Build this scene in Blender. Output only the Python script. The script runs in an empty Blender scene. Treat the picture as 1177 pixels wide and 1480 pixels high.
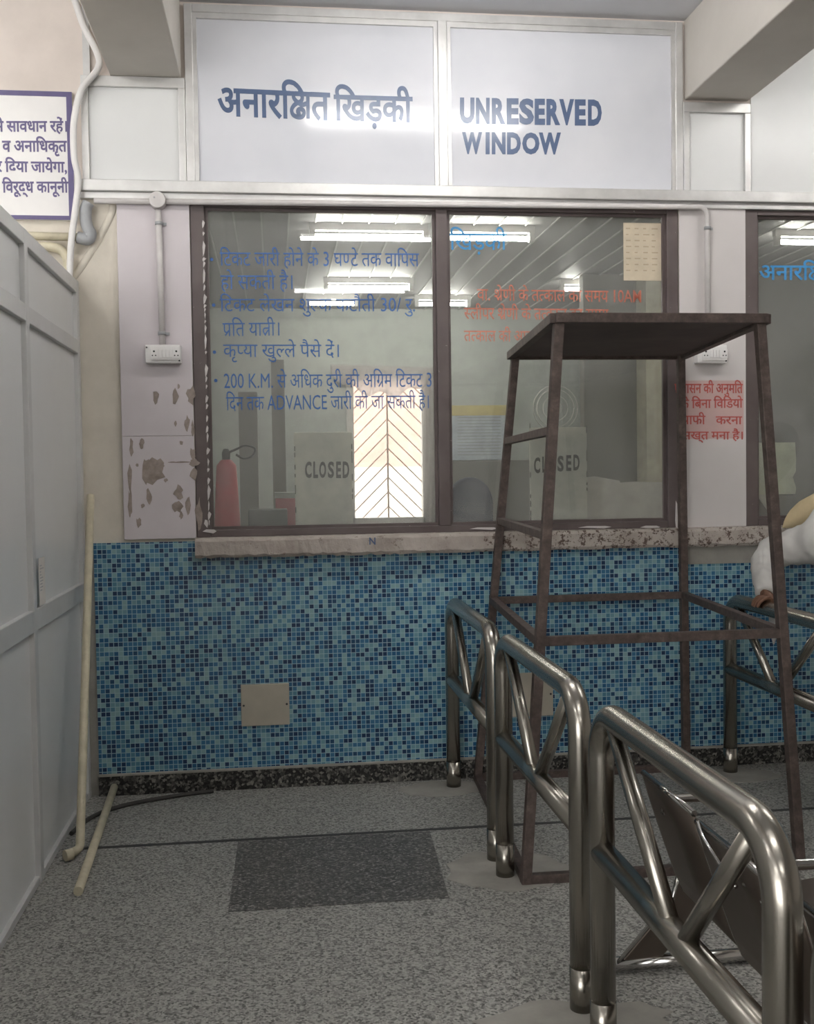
import bpy, bmesh, math, random, re
from mathutils import Vector, Matrix
random.seed(7)
C = bpy.context.scene.collection
SC = bpy.context.scene
# ------------------------------------------------------------------ camera, world, lights, exposure
F_PX, CAM_H, CAM_D = 1550.0, 1.42, 4.90168
def cam_axes(yaw, pitch, roll):
    yaw, pitch, roll = map(math.radians, (yaw, pitch, roll))
    f = Vector((math.sin(yaw)*math.cos(pitch), math.cos(yaw)*math.cos(pitch), math.sin(pitch)))
    r0 = Vector((math.cos(yaw), -math.sin(yaw), 0)); u0 = r0.cross(f)
    r = math.cos(roll)*r0 + math.sin(roll)*u0
    u = -math.sin(roll)*r0 + math.cos(roll)*u0
    return r, u, f
AX_R, AX_U, AX_F = cam_axes(7.0, -2.04, -0.82)
CAM = Vector((0, -CAM_D, CAM_H))
cd = bpy.data.cameras.new('camera'); cam = bpy.data.objects.new('camera', cd); C.objects.link(cam)
m3 = Matrix((AX_R, AX_U, -AX_F)).transposed()
cam.matrix_world = Matrix.Translation(CAM) @ m3.to_4x4()
cd.sensor_fit = 'VERTICAL'; cd.sensor_height = 36.0; cd.lens = 36.0*F_PX/1480.0
cd.clip_start = 0.05; cd.clip_end = 200
SC.camera = cam
SC.view_settings.view_transform = 'Standard'; SC.view_settings.look = 'None'
SC.view_settings.gamma = 1.0; SC.view_settings.exposure = 1.42
SC.cycles.use_denoising = True
SC.cycles.max_bounces = 8; SC.cycles.diffuse_bounces = 4; SC.cycles.transparent_max_bounces = 16
w = bpy.data.worlds.new('overcast_sky'); SC.world = w; w.use_nodes = True
w.node_tree.nodes['Background'].inputs[0].default_value = (1.0, 0.992, 0.978, 1)
w.node_tree.nodes['Background'].inputs[1].default_value = 2.2
HALL_TUBE, OFFICE_TUBE = 30.0, 26.0

# ------------------------------------------------------------------ helpers
def ray(px, py):
    return AX_R*((px-588.5)/F_PX) - AX_U*((py-740)/F_PX) + AX_F
def P(px, py, Y):                     # point of the vertical plane at depth Y seen at that pixel
    d = ray(px, py); return CAM + d*((Y+CAM_D)/d.y)
def PX(px, py, X):
    d = ray(px, py); return CAM + d*(X/d.x)
def srgb(r, g, b):
    f = lambda c: (c/255/12.92) if c/255 <= .04045 else ((c/255+.055)/1.055)**2.4
    return (f(r), f(g), f(b), 1)

class MB:
    def __init__(s): s.v = []; s.f = []; s.sm = []
    def add(s, vs, fs, smooth=False):
        n = len(s.v); s.v += [tuple(v) for v in vs]
        for f in fs: s.f.append([i+n for i in f]); s.sm.append(smooth)
        return s
    def box(s, x0, x1, y0, y1, z0, z1):
        vs = [(x, y, z) for x in (x0, x1) for y in (y0, y1) for z in (z0, z1)]
        return s.add(vs, [(0,1,3,2),(4,6,7,5),(0,4,5,1),(2,3,7,6),(0,2,6,4),(1,5,7,3)])
    def bar(s, a, b, w, h=None, up=(0,0,1)):          # square bar between two points
        a, b = Vector(a), Vector(b); h = h or w; d = (b-a).normalized(); up = Vector(up)
        if abs(d.dot(up)) > .97: up = Vector((0,1,0))
        r = d.cross(up).normalized()*w/2; u = r.cross(d).normalized()*h/2
        vs = [p+q for p in (a, b) for q in (-r-u, r-u, r+u, -r+u)]
        return s.add(vs, [(0,1,2,3),(7,6,5,4),(0,4,5,1),(1,5,6,2),(2,6,7,3),(3,7,4,0)])
    def tube(s, pts, r, n=16, caps=True, flat=None):   # swept circle; r a number or one per point; flat=(ku,kv) squash
        pts = [Vector(p) for p in pts]; rs = r if isinstance(r, (list, tuple)) else [r]*len(pts)
        T = []
        for i in range(len(pts)):
            t = (pts[min(i+1, len(pts)-1)] - pts[max(i-1, 0)]); T.append(t.normalized())
        u = Vector((0,0,1)) if abs(T[0].z) < .9 else Vector((1,0,0))
        u = (u - T[0]*u.dot(T[0])).normalized(); vs = []; k = flat or (1, 1)
        for i, p in enumerate(pts):
            u = (u - T[i]*u.dot(T[i])).normalized(); v = T[i].cross(u)
            for j in range(n):
                a = 2*math.pi*j/n; vs.append(p + u*(rs[i]*k[0]*math.cos(a)) + v*(rs[i]*k[1]*math.sin(a)))
        fs = [(i*n+j, i*n+(j+1) % n, (i+1)*n+(j+1) % n, (i+1)*n+j) for i in range(len(pts)-1) for j in range(n)]
        s.add(vs, fs, True)
        if caps:
            b = len(s.v)-len(vs); s.f.append([b+j for j in range(n)][::-1]); s.sm.append(False)
            e = b+(len(pts)-1)*n; s.f.append([e+j for j in range(n)]); s.sm.append(False)
        return s
    def lathe(s, c, prof, n=24, axis='z'):
        vs = []
        for (r, h) in prof:
            for j in range(n):
                a = 2*math.pi*j/n; x, y = r*math.cos(a), r*math.sin(a)
                o = (x, y, h) if axis == 'z' else ((x, h, y) if axis == 'y' else (h, x, y))
                vs.append(Vector(c)+Vector(o))
        m = len(prof)
        fs = [(i*n+j, i*n+(j+1) % n, (i+1)*n+(j+1) % n, (i+1)*n+j) for i in range(m-1) for j in range(n)]
        fs2 = [list(range(n))[::-1], [(m-1)*n+j for j in range(n)]]
        s.add(vs, fs, True); b = len(s.v)-len(vs)
        for f in fs2: s.f.append([i+b for i in f]); s.sm.append(False)
        return s
    def prism(s, poly, d):                            # polygon (3d points) pushed along vector d
        n = len(poly); d = Vector(d); vs = [Vector(p) for p in poly] + [Vector(p)+d for p in poly]
        fs = [list(range(n))[::-1], list(range(n, 2*n))] + [(i, (i+1) % n, n+(i+1) % n, n+i) for i in range(n)]
        return s.add(vs, fs)
    def build(s, name, mat, parent=None, bevel=0, recalc=True):
        me = bpy.data.meshes.new(name); me.from_pydata(s.v, [], s.f)
        for p, k in zip(me.polygons, s.sm): p.use_smooth = k
        if recalc:
            bm = bmesh.new(); bm.from_mesh(me); bmesh.ops.recalc_face_normals(bm, faces=bm.faces); bm.to_mesh(me); bm.free()
        me.materials.append(mat)
        o = bpy.data.objects.new(name, me); C.objects.link(o)
        if parent:
            o.parent = parent; o.matrix_parent_inverse = parent.matrix_world.inverted() if False else Matrix.Translation(-parent.location)
        if bevel:
            b = o.modifiers.new('bevel', 'BEVEL'); b.width = bevel; b.segments = 2; b.limit_method = 'ANGLE'; b.angle_limit = .7
        return o
def box(*a): return MB().box(*a)
def fillet(pts, rad, n=8):
    pts = [Vector(p) for p in pts]; out = [pts[0]]
    for i in range(1, len(pts)-1):
        a, b, c = pts[i-1], pts[i], pts[i+1]; d1 = (a-b).normalized(); d2 = (c-b).normalized()
        ang = d1.angle(d2); t = min(rad/math.tan(ang/2), (a-b).length*.49, (c-b).length*.49)
        p1, p2 = b+d1*t, b+d2*t
        r = t*math.tan(ang/2); cen = b+(d1+d2).normalized()*(r/math.sin(ang/2))
        v1, v2 = (p1-cen), (p2-cen); th = v1.angle(v2); ax = v1.cross(v2).normalized()
        for k in range(n+1): out.append(cen + Matrix.Rotation(th*k/n, 3, ax) @ v1)
    out.append(pts[-1]); return out
def bez(pts, n=10):                                     # smooth curve through points
    pts = [Vector(p) for p in pts]; q = [pts[0]]+pts+[pts[-1]]; out = []
    for i in range(1, len(q)-2):
        for k in range(n):
            t = k/n; p0, p1, p2, p3 = q[i-1], q[i], q[i+1], q[i+2]
            out.append(.5*((2*p1)+(p2-p0)*t+(2*p0-5*p1+4*p2-p3)*t*t+(3*p1-p0-3*p2+p3)*t**3))
    out.append(pts[-1]); return out
def tag(o, label=None, cat=None, group=None, kind=None):
    if label: o['label'] = label
    if cat: o['category'] = cat
    if group: o['group'] = group
    if kind: o['kind'] = kind
    return o
def empty(name, loc, label=None, cat=None, group=None, kind=None):
    o = bpy.data.objects.new(name, None); o.empty_display_size = .05; o.location = loc; C.objects.link(o)
    return tag(o, label, cat, group, kind)
def struct(o): o['kind'] = 'structure'; return o

# ------------------------------------------------------------------ materials
class NT:
    def __init__(s, name):
        s.m = bpy.data.materials.new(name); s.m.use_nodes = True; s.t = s.m.node_tree; s.n = s.t.nodes
        s.b = s.n['Principled BSDF']; s.out = s.n['Material Output']
    def new(s, t, **k):
        x = s.n.new(t)
        for a, v in k.items(): setattr(x, a, v)
        return x
    def ln(s, a, b): s.t.links.new(a, b)
    def coord(s): return s.new('ShaderNodeTexCoord').outputs['Object']
    def noise(s, scale, detail=4, rough=.6, vec=None):
        x = s.new('ShaderNodeTexNoise'); x.inputs['Scale'].default_value = scale; x.inputs['Detail'].default_value = detail
        x.inputs['Roughness'].default_value = rough; s.ln(vec or s.coord(), x.inputs['Vector']); return x.outputs['Fac']
    def ramp(s, fac, stops, interp='LINEAR'):
        x = s.new('ShaderNodeValToRGB'); cr = x.color_ramp; cr.interpolation = interp
        while len(cr.elements) < len(stops): cr.elements.new(.5)
        for e, (p, c) in zip(cr.elements, stops):
            e.position = p; e.color = c if len(c) == 4 else (*c, 1)
        s.ln(fac, x.inputs['Fac']); return x.outputs['Color']
    def mix(s, f, a, b, mode='MIX'):
        x = s.new('ShaderNodeMix', data_type='RGBA', blend_type=mode)
        for k, v in ((0, f), (6, a), (7, b)):
            if hasattr(v, 'links'): s.ln(v, x.inputs[k])
            else: x.inputs[k].default_value = v
        return x.outputs[2]
    def math(s, op, a, b=None, clamp=False):
        x = s.new('ShaderNodeMath', operation=op, use_clamp=clamp)
        for k, v in ((0, a), (1, b)):
            if v is None: continue
            if hasattr(v, 'links'): s.ln(v, x.inputs[k])
            else: x.inputs[k].default_value = v
        return x.outputs[0]
    def bump(s, h, strength=.2, dist=.01):
        x = s.new('ShaderNodeBump'); x.inputs['Strength'].default_value = strength; x.inputs['Distance'].default_value = dist
        s.ln(h, x.inputs['Height']); s.ln(x.outputs[0], s.b.inputs['Normal'])
    def set(s, col=None, rough=None, metal=None, spec=None):
        for k, v in (('Base Color', col), ('Roughness', rough), ('Metallic', metal), ('Specular IOR Level', spec)):
            if v is None: continue
            if hasattr(v, 'links'): s.ln(v, s.b.inputs[k])
            else: s.b.inputs[k].default_value = v
        return s
def simple(name, col, rough=.6, metal=0, var=.12, scale=14, bump=0, spec=.4):
    t = NT(name); c = srgb(*col); n = t.noise(scale)
    lo = tuple(max(0, x*(1-var)) for x in c[:3]); hi = tuple(min(1, x*(1+var)) for x in c[:3])
    t.set(t.ramp(n, [(.3, lo), (.7, hi)]), rough, metal, spec)
    if bump: t.bump(t.noise(scale*5), bump, .004)
    return t.m
def emit(name, col, strength):
    t = NT(name); t.b.inputs['Emission Color'].default_value = (*col, 1); t.b.inputs['Emission Strength'].default_value = strength
    t.set((.8, .8, .8, 1), .4); return t.m

M = {}
M['plaster'] = simple('wall_plaster', (208, 203, 198), .8, 0, .06, 5, .15)
M['plaster_warm'] = simple('warm_white_plaster', (216, 206, 198), .8, 0, .06, 5, .15)
M['cream'] = simple('cream_plaster', (214, 207, 194), .75, 0, .07, 6, .25)
M['ceiling'] = simple('ceiling_paint', (215, 216, 220), .8, 0, .04, 3)
M['beam'] = simple('beam_paint', (205, 200, 192), .8, 0, .05, 3, .1)
def boardmat(name, col):
    t = NT(name); n = t.noise(3.5, 3); c = srgb(*col)
    t.set(t.ramp(n, [(.3, tuple(x*.94 for x in c[:3])), (.7, c)]), .5); t.bump(t.noise(9, 2), .08, .01); return t.m
M['board'] = boardmat('painted_board_lavender', (207, 200, 203))
M['board_r'] = boardmat('painted_board_white', (205, 200, 198))
def signmat():
    t = NT('gloss_white_laminate'); n = t.noise(2.5, 3)
    t.set(t.ramp(n, [(.3, srgb(206, 208, 214)), (.7, srgb(216, 217, 222))]), .12, 0, .5); t.bump(t.noise(1.6, 1), .05, .02); return t.m
M['sign'] = signmat()
M['panel_grey'] = simple('grey_laminate', (216, 217, 216), .3, 0, .03, 2)
M['alu'] = simple('aluminium', (205, 204, 202), .42, .55, .12, 7)
M['alu_grey'] = simple('aluminium_powder_grey', (208, 208, 207), .4, .25, .05, 5)
def brown():
    t = NT('brown_window_paint'); n = t.noise(5, 3)
    col = t.ramp(n, [(.3, srgb(84, 73, 72)), (.7, srgb(102, 92, 90))])
    fl = t.noise(38, 5, .7); t.set(t.mix(t.ramp(fl, [(.70, (0, 0, 0)), (.715, (1, 1, 1))]), col, srgb(188, 180, 176)), .5); return t.m
M['brown'] = brown()
M['flake'] = simple('flaked_white_paint', (205, 200, 198), .7)
M['peel'] = simple('bare_patch', (152, 140, 132), .85, 0, .25, 30)
M['ply'] = simple('closed_board_paint', (234, 229, 216), .6, 0, .08, 6)
M['plate'] = simple('beige_plate', (170, 164, 150), .6, 0, .08, 8)
M['dark_ink'] = simple('dark_paint', (70, 66, 60), .7, 0, .2, 60)
M['navy_ink'] = simple('slate_blue_paint', (88, 104, 134), .2, 0, .08, 20)
M['violet_ink'] = simple('violet_ink', (96, 88, 128), .5, 0, .08, 20)
def inkglass(name, col, keep):
    t = NT(name); n = t.noise(32, 5, .7)
    t.set(srgb(*col), .6)
    tr = t.new('ShaderNodeBsdfTransparent'); mx = t.new('ShaderNodeMixShader')
    t.ln(t.ramp(n, [(keep-.16, (.97, .97, .97)), (keep+.1, (.68, .68, .68))]), mx.inputs[0])
    t.ln(tr.outputs[0], mx.inputs[1]); t.ln(t.b.outputs[0], mx.inputs[2]); t.ln(mx.outputs[0], t.out.inputs[0]); return t.m
M['blue_ink'] = inkglass('blue_paint_on_glass', (56, 98, 162), .80)
M['sky_ink'] = inkglass('sky_blue_paint_on_glass', (60, 140, 196), .70)
M['red_ink'] = inkglass('faded_red_paint_on_glass', (206, 120, 98), .46)
M['red_wall'] = inkglass('red_paint_on_board', (190, 92, 84), .60)
M['pink_band'] = simple('faded_pink_paint', (196, 168, 164), .6, 0, .06, 9)
M['white_plastic'] = simple('white_plastic', (226, 224, 222), .35, 0, .03, 8)
M['pvc'] = simple('cream_pvc', (198, 190, 166), .45, 0, .14, 18)
M['pvc_grey'] = simple('grey_pvc', (158, 160, 162), .5, 0, .1, 14)
M['conduit'] = simple('painted_conduit', (206, 202, 200), .5, 0, .08, 12)
M['black'] = simple('black_plastic', (40, 40, 42), .5)
M['cable'] = simple('black_cable', (60, 58, 56), .6)
M['rust'] = None
def rust():
    t = NT('rusty_steel'); n = t.noise(26, 6, .7)
    t.set(t.ramp(n, [(.3, srgb(66, 56, 52)), (.55, srgb(92, 80, 75)), (.75, srgb(118, 102, 94))]), .6, .35); t.bump(t.noise(120, 4), .25, .002); return t.m
M['rust'] = rust()
M['rust_sheet'] = simple('rusty_sheet', (92, 80, 77), .75, .1, .18, 5)
def steel(name, rough, col=(176, 170, 160)):
    t = NT(name); t.set(srgb(*[x*.95 for x in col]), rough, 1.0); return t.m
M['steel'] = steel('brushed_stainless', .25, (168, 163, 154))
M['dull_steel'] = steel('dull_stained_steel', .45, (128, 122, 114))
M['chrome'] = steel('chrome_tube', .12, (205, 203, 200))
M['seat_sheet'] = steel('perforated_seat_sheet', .5, (112, 102, 94))
def terrazzo(name, cols, scale, rough=.5):
    t = NT(name); co = t.coord()
    v = t.new('ShaderNodeTexVoronoi'); v.inputs['Scale'].default_value = scale; t.ln(co, v.inputs['Vector'])
    wn = t.new('ShaderNodeTexNoise'); wn.inputs['Scale'].default_value = scale*.55; wn.inputs['Detail'].default_value = 2; t.ln(co, wn.inputs['Vector'])
    sp = t.new('ShaderNodeSeparateColor'); t.ln(v.outputs['Color'], sp.inputs[0])
    f = t.math('ADD', t.math('MULTIPLY', sp.outputs[0], .55), t.math('MULTIPLY', wn.outputs['Fac'], .45))
    col = t.ramp(f, [(p, srgb(*c)) for p, c in cols])
    col = t.mix(.35, col, t.ramp(t.noise(1.3, 4), [(.3, (.7, .7, .7)), (.7, (1, 1, 1))]), 'MULTIPLY')
    t.set(col, rough, 0, .3); return t.m
M['terrazzo'] = terrazzo('grey_terrazzo', [(.22, (84, 83, 80)), (.36, (122, 121, 117)), (.52, (150, 149, 144)), (.72, (172, 170, 164))], 150, .5)
M['granite_dark'] = terrazzo('dark_granite', [(.28, (62, 60, 58)), (.5, (88, 86, 83)), (.66, (112, 109, 105)), (.8, (156, 152, 146))], 130, .4)
M['granite_black'] = terrazzo('black_granite', [(.3, (32, 32, 31)), (.5, (56, 55, 53)), (.64, (92, 90, 86)), (.8, (140, 137, 130))], 95, .35)
M['cement'] = simple('cement_patch', (152, 149, 142), .85, 0, .12, 10, .2)
M['groove'] = simple('dark_joint_strip', (58, 58, 57), .6)
def mosaic():
    t = NT('blue_glass_mosaic'); co = t.coord(); pitch = .0208
    sc = t.new('ShaderNodeVectorMath', operation='SCALE'); sc.inputs['Scale'].default_value = 1/pitch; t.ln(co, sc.inputs[0])
    fl = t.new('ShaderNodeVectorMath', operation='FLOOR'); t.ln(sc.outputs[0], fl.inputs[0])
    s1 = t.new('ShaderNodeSeparateXYZ'); t.ln(fl.outputs[0], s1.inputs[0])
    cb = t.new('ShaderNodeCombineXYZ'); t.ln(s1.outputs[0], cb.inputs[0]); t.ln(s1.outputs[2], cb.inputs[1])
    wn = t.new('ShaderNodeTexWhiteNoise', noise_dimensions='2D'); t.ln(cb.outputs[0], wn.inputs['Vector'])
    fr = t.new('ShaderNodeVectorMath', operation='FRACTION'); t.ln(sc.outputs[0], fr.inputs[0])
    s2 = t.new('ShaderNodeSeparateXYZ'); t.ln(fr.outputs[0], s2.inputs[0])
    def edge(a):
        d = t.math('ABSOLUTE', t.math('SUBTRACT', a, .5)); return t.math('GREATER_THAN', d, .438)
    gr = t.math('MAXIMUM', edge(s2.outputs[0]), edge(s2.outputs[2]))
    pal = [(0, (34, 56, 88)), (.13, (40, 72, 104)), (.27, (46, 94, 130)), (.45, (60, 110, 144)), (.60, (84, 130, 150)), (.75, (112, 152, 164)), (.87, (132, 166, 172))]
    col = t.ramp(wn.outputs['Value'], [(p, srgb(*c)) for p, c in pal], 'CONSTANT')
    big = t.noise(2.2, 3); col = t.mix(.45, col, t.ramp(big, [(.35, srgb(78, 132, 180)), (.65, srgb(112, 150, 160))]), 'MIX') if False else col
    col = t.mix(gr, col, srgb(150, 182, 192)); t.set(col, t.mix(gr, (.18,)*3+(1,), (.7,)*3+(1,)), 0, .5)
    t.bump(t.math('SUBTRACT', 1, gr), .25, .002); return t.m
M['mosaic'] = mosaic()
def sillmat(name, dark, thr):
    t = NT(name); n = t.noise(34, 6, .75); base = t.ramp(t.noise(9), [(.3, srgb(158, 148, 140)), (.7, srgb(186, 178, 170))])
    t.set(t.mix(t.ramp(n, [(thr, (0, 0, 0)), (thr+.04, (1, 1, 1))]), base, srgb(*dark)), .85); t.bump(t.noise(50, 6, .7), .5, .01); return t.m
M['sill'] = sillmat('rough_painted_sill', (132, 120, 112), .60)
M['sill_pit'] = sillmat('pitted_sill', (92, 78, 70), .53)
def glass():
    t = NT('dusty_window_glass'); t.n.remove(t.b)
    tr = t.new('ShaderNodeBsdfTransparent'); tr.inputs[0].default_value = (.93, .95, .94, 1)
    gl = t.new('ShaderNodeBsdfGlossy'); gl.inputs['Roughness'].default_value = .015; gl.inputs['Color'].default_value = (1, 1, 1, 1)
    df = t.new('ShaderNodeBsdfDiffuse'); df.inputs[0].default_value = (.62, .62, .6, 1)
    fr = t.new('ShaderNodeFresnel'); fr.inputs[0].default_value = 1.5
    m1 = t.new('ShaderNodeMixShader'); t.ln(fr.outputs[0], m1.inputs[0]); t.ln(tr.outputs[0], m1.inputs[1]); t.ln(gl.outputs[0], m1.inputs[2])
    m2 = t.new('ShaderNodeMixShader'); t.ln(t.ramp(t.noise(4.5, 6, .7), [(.38, (.11,)*3), (.75, (.25,)*3)]), m2.inputs[0])
    t.ln(m1.outputs[0], m2.inputs[1]); t.ln(df.outputs[0], m2.inputs[2]); t.ln(m2.outputs[0], t.out.inputs[0]); return t.m
M['glass'] = glass()
M['tube'] = emit('tube_glow', (1.0, .98, .95), HALL_TUBE)
M['office_tube'] = emit('office_tube_glow', (1.0, .97, .9), OFFICE_TUBE)
M['faint'] = simple('faint_ink', (172, 158, 136), .8)
M['paper'] = simple('beige_paper', (196, 184, 162), .8, 0, .1, 14)
M['green_paper'] = simple('pale_green_paper', (212, 212, 188), .8, 0, .06, 10)
M['white_paper'] = simple('white_paper', (214, 210, 204), .8, 0, .05, 8)
M['off_wall'] = simple('office_wall_paint', (184, 188, 182), .8, 0, .05, 3)
M['off_grey'] = simple('office_grey_paint', (128, 126, 120), .8, 0, .06, 3)
M['off_ceil'] = simple('office_ceiling_board', (150, 148, 146), .6, 0, .05, 3)
M['off_rib'] = simple('ceiling_joint_strip', (180, 178, 174), .5)
M['off_cream'] = simple('cream_column_paint', (198, 192, 172), .8)
M['red_tin'] = simple('faded_red_enamel', (196, 82, 88), .45, 0, .08, 6)
M['pink_tin'] = simple('pink_enamel', (190, 96, 106), .5)
M['green_tin'] = simple('dark_green_enamel', (52, 62, 54), .5)
M['chair_blue'] = simple('slate_chair_fabric', (58, 62, 78), .8, 0, .1, 30)
M['counter'] = simple('counter_laminate', (150, 142, 130), .6)
M['notice'] = simple('notice_sheet', (188, 196, 204), .7)
M['notice_head'] = simple('notice_yellow_header', (206, 190, 128), .7)
M['grille'] = simple('painted_grille', (214, 190, 178), .6)
M['out_ground'] = simple('sunlit_yard', (226, 214, 204), .9)
M['out_wall'] = simple('pink_yard_wall', (190, 160, 148), .9)
def sheer():
    t = NT('sheer_curtain'); t.set(t.ramp(t.noise(6), [(.3, srgb(206, 198, 196)), (.7, srgb(226, 220, 218))]), .9)
    tr = t.new('ShaderNodeBsdfTransparent'); tl = t.new('ShaderNodeBsdfTranslucent'); tl.inputs[0].default_value = (.8, .76, .74, 1)
    m1 = t.new('ShaderNodeMixShader'); m1.inputs[0].default_value = .5; t.ln(t.b.outputs[0], m1.inputs[1]); t.ln(tl.outputs[0], m1.inputs[2])
    m2 = t.new('ShaderNodeMixShader'); m2.inputs[0].default_value = .62; t.ln(tr.outputs[0], m2.inputs[1]); t.ln(m1.outputs[0], m2.inputs[2])
    t.ln(m2.outputs[0], t.out.inputs[0]); return t.m
M['sheer'] = sheer()
M['skin'] = simple('skin', (112, 80, 62), .55, 0, .05, 20)
M['kurta'] = simple('white_cotton', (196, 194, 190), .85, 0, .05, 10, .1)
M['trouser'] = simple('white_trouser', (206, 204, 200), .85)
M['shawl'] = simple('beige_shawl', (200, 182, 146), .85, 0, .08, 12, .1)
M['hair'] = simple('black_hair', (30, 26, 24), .6)
M['leather'] = simple('brown_leather', (76, 54, 42), .5)
M['eye_white'] = simple('eye_white', (220, 216, 210), .3)

# ------------------------------------------------------------------ lettering engine (flat painted letters as mesh)
def glyphs(s, off=0):
    cu = bpy.data.curves.new('letters', 'FONT'); cu.body = s; cu.size = 1; cu.resolution_u = 3; cu.offset = off
    o = bpy.data.objects.new('letters', cu); C.objects.link(o)
    dg = bpy.context.evaluated_depsgraph_get(); dg.update()
    e = o.evaluated_get(dg); me = e.to_mesh()
    r = ([(v.co.x, v.co.y) for v in me.vertices], [list(p.vertices) for p in me.polygons])
    e.to_mesh_clear(); bpy.data.objects.remove(o); bpy.data.curves.remove(cu); return r
_adv = {}
def adv(s):
    if s not in _adv: _adv[s] = max(v[0] for v in glyphs(s+'।।।।')[0]) - .275 - 3*.3795
    return _adv[s]
def clip(vs, fs, xmax):
    bm = bmesh.new(); bv = [bm.verts.new((x, y, 0)) for x, y in vs]
    for f in fs:
        try: bm.faces.new([bv[i] for i in f])
        except ValueError: pass
    bmesh.ops.bisect_plane(bm, geom=bm.verts[:]+bm.edges[:]+bm.faces[:], plane_co=(xmax, 0, 0), plane_no=(1, 0, 0), clear_outer=True)
    bm.verts.index_update(); r = ([(v.co.x, v.co.y) for v in bm.verts], [[v.index for v in f.verts] for f in bm.faces]); bm.free(); return r
def strokes(paths, w):
    vs, fs = [], []
    for p in paths:
        n0 = len(vs); q = [Vector((x, y)) for x, y in p]
        for i, a in enumerate(q):
            t = (q[min(i+1, len(q)-1)] - q[max(i-1, 0)]).normalized(); nn = Vector((-t.y, t.x))*w/2
            vs += [tuple(a+nn), tuple(a-nn)]
        fs += [[n0+2*i, n0+2*i+1, n0+2*i+3, n0+2*i+2] for i in range(len(q)-1)]
    return vs, fs
KSHA = [[(0, .585), (.57, .585)], [(.483, .6), (.483, 0)],
        [(.22, .60), (.31, .57), (.34, .50), (.307, .41), (.20, .36), (.11, .29), (.06, .19), (.09, .085), (.20, .03), (.31, .035), (.37, .09), (.375, .17), (.32, .22), (.25, .215), (.215, .165), (.24, .11), (.29, .12)],
        [(.20, .595), (.135, .57), (.114, .50), (.168, .42), (.26, .355), (.34, .325), (.483, .375)]]
def smooth2(p, n=5):
    if len(p) < 4: return p
    return [(v.x, v.y) for v in bez([Vector((x, y, 0)) for x, y in p], n)]
def compose(s, off=0):
    s = re.sub(r'((?:<.>)*[क-ह#ड़]\^?)ि', r'ि\1', s)
    parts = re.findall(r'<.>|.', s); x = 0; V, Fc = [], []; lay = [0]
    def put(r, dx):
        n = len(V); lay[0] += 1; V.extend([(a+dx, b, lay[0] % 5) for a, b in r[0]]); Fc.extend([[i+n for i in f] for f in r[1]])
    sw = .075+2*off
    for p in parts:
        if p[0] == '<':
            vs, fs = glyphs(p[1], off); cut = adv(p[1])-.185; put(clip(vs, fs, cut), x); x += cut
        elif p == '#': [put(strokes([smooth2([(a*1.22, b) for a, b in p])], sw*.92), x) for p in KSHA]; x += .695
        elif p == '^': put(strokes([[(-.17, .27), (-.40, .03)]], sw), x)
        elif p == ' ': x += .26
        else: put(glyphs(p, off), x); x += adv(p)
    return V, Fc, x
def lettering(name, lines, mat, Y, parent, off=0, thick=.0012):
    """lines: (text, left px, baseline px at left, right px, baseline px at right, letter height px)"""
    for (s, x0, y0, x1, y1, h) in lines:
        mb = MB()
        a, b = P(x0, y0, Y), P(x1, y1, Y); t = P(x0, y0-h, Y); V, Fc, L = compose(s, off)
        xs = [v[0] for v in V]; lo, hi = min(xs), max(xs); ex = (b-a)/(hi-lo); ez = Vector((0, 0, (t-a).z/.622))
        pts = [a + ex*(u-lo) + ez*v for u, v, _ in V]; n = len(pts)
        front = [p + Vector((0, -thick-.00018*q[2], 0)) for p, q in zip(pts, V)]
        mb.add(front, Fc)
        cnt = {}
        for f in Fc:
            for i in range(len(f)):
                e = (f[i], f[(i+1) % len(f)]); k = (min(e), max(e)); cnt.setdefault(k, []).append(e)
        edges = [v[0] for v in cnt.values() if len(v) == 1]
        mb.add(front+pts, [(i, j, n+j, n+i) for i, j in edges])
        o = mb.build(name, mat, parent, recalc=False)
    return o
def spelled(name, letters, ybase, h, mat, Y, parent, off, slope=0):
    """hand-spaced capitals: (letter, left px, right px), joined as one painted word"""
    mb = MB()
    for i, (ch, x0, x1) in enumerate(letters):
        yb = ybase+slope*(x0-letters[0][1]); a, b, t = P(x0, yb, Y), P(x1, yb, Y), P(x0, yb-h, Y)
        V, Fc = glyphs(ch, off); xs = [v[0] for v in V]; zs = [v[1] for v in V]; lo, hi, z0, z1 = min(xs), max(xs), min(zs), max(zs)
        pts = [a + (b-a)*((u-lo)/(hi-lo)) + (t-a)*((v-z0)/(z1-z0)) for u, v in V]
        mb.add([p + Vector((0, -.0012-.0002*(i % 2), 0)) for p in pts], Fc)
    return mb.build(name, mat, parent, recalc=False)

# ------------------------------------------------------------------ the setting
CEIL, WY = 3.52, 0.0
XL, XR, YB = -7.0, 5.6, -9.5
struct(box(XL, XR, YB, .25, -.12, 0).build('floor', M['terrazzo']))
struct(box(XL, XR, YB, .25, CEIL, CEIL+.15).build('ceiling', M['ceiling']))
struct(box(XL-.2, XL, YB, .2, 0, CEIL).build('wall_left', M['plaster']))
struct(box(XR, XR+.2, YB, .2, 0, CEIL).build('wall_right', M['plaster']))
struct(box(-1.6, XR+.2, YB-.2, YB, 0, CEIL).build('wall_front', M['plaster']))
W1L, W1R, W2L, W2R = P(279, 500, 0).x, P(980, 500, 0).x, P(1076.5, 500, 0).x, 4.1
SILL_Z, WT = 1.135, P(600, 297, 0).z
wb = MB(); T = .12
wb.box(XL, XR, 0, T, 0, SILL_Z); struct(box(XL, XR, 0, T, WT, CEIL).build('wall_back_upper', M['plaster_warm']))
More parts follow.
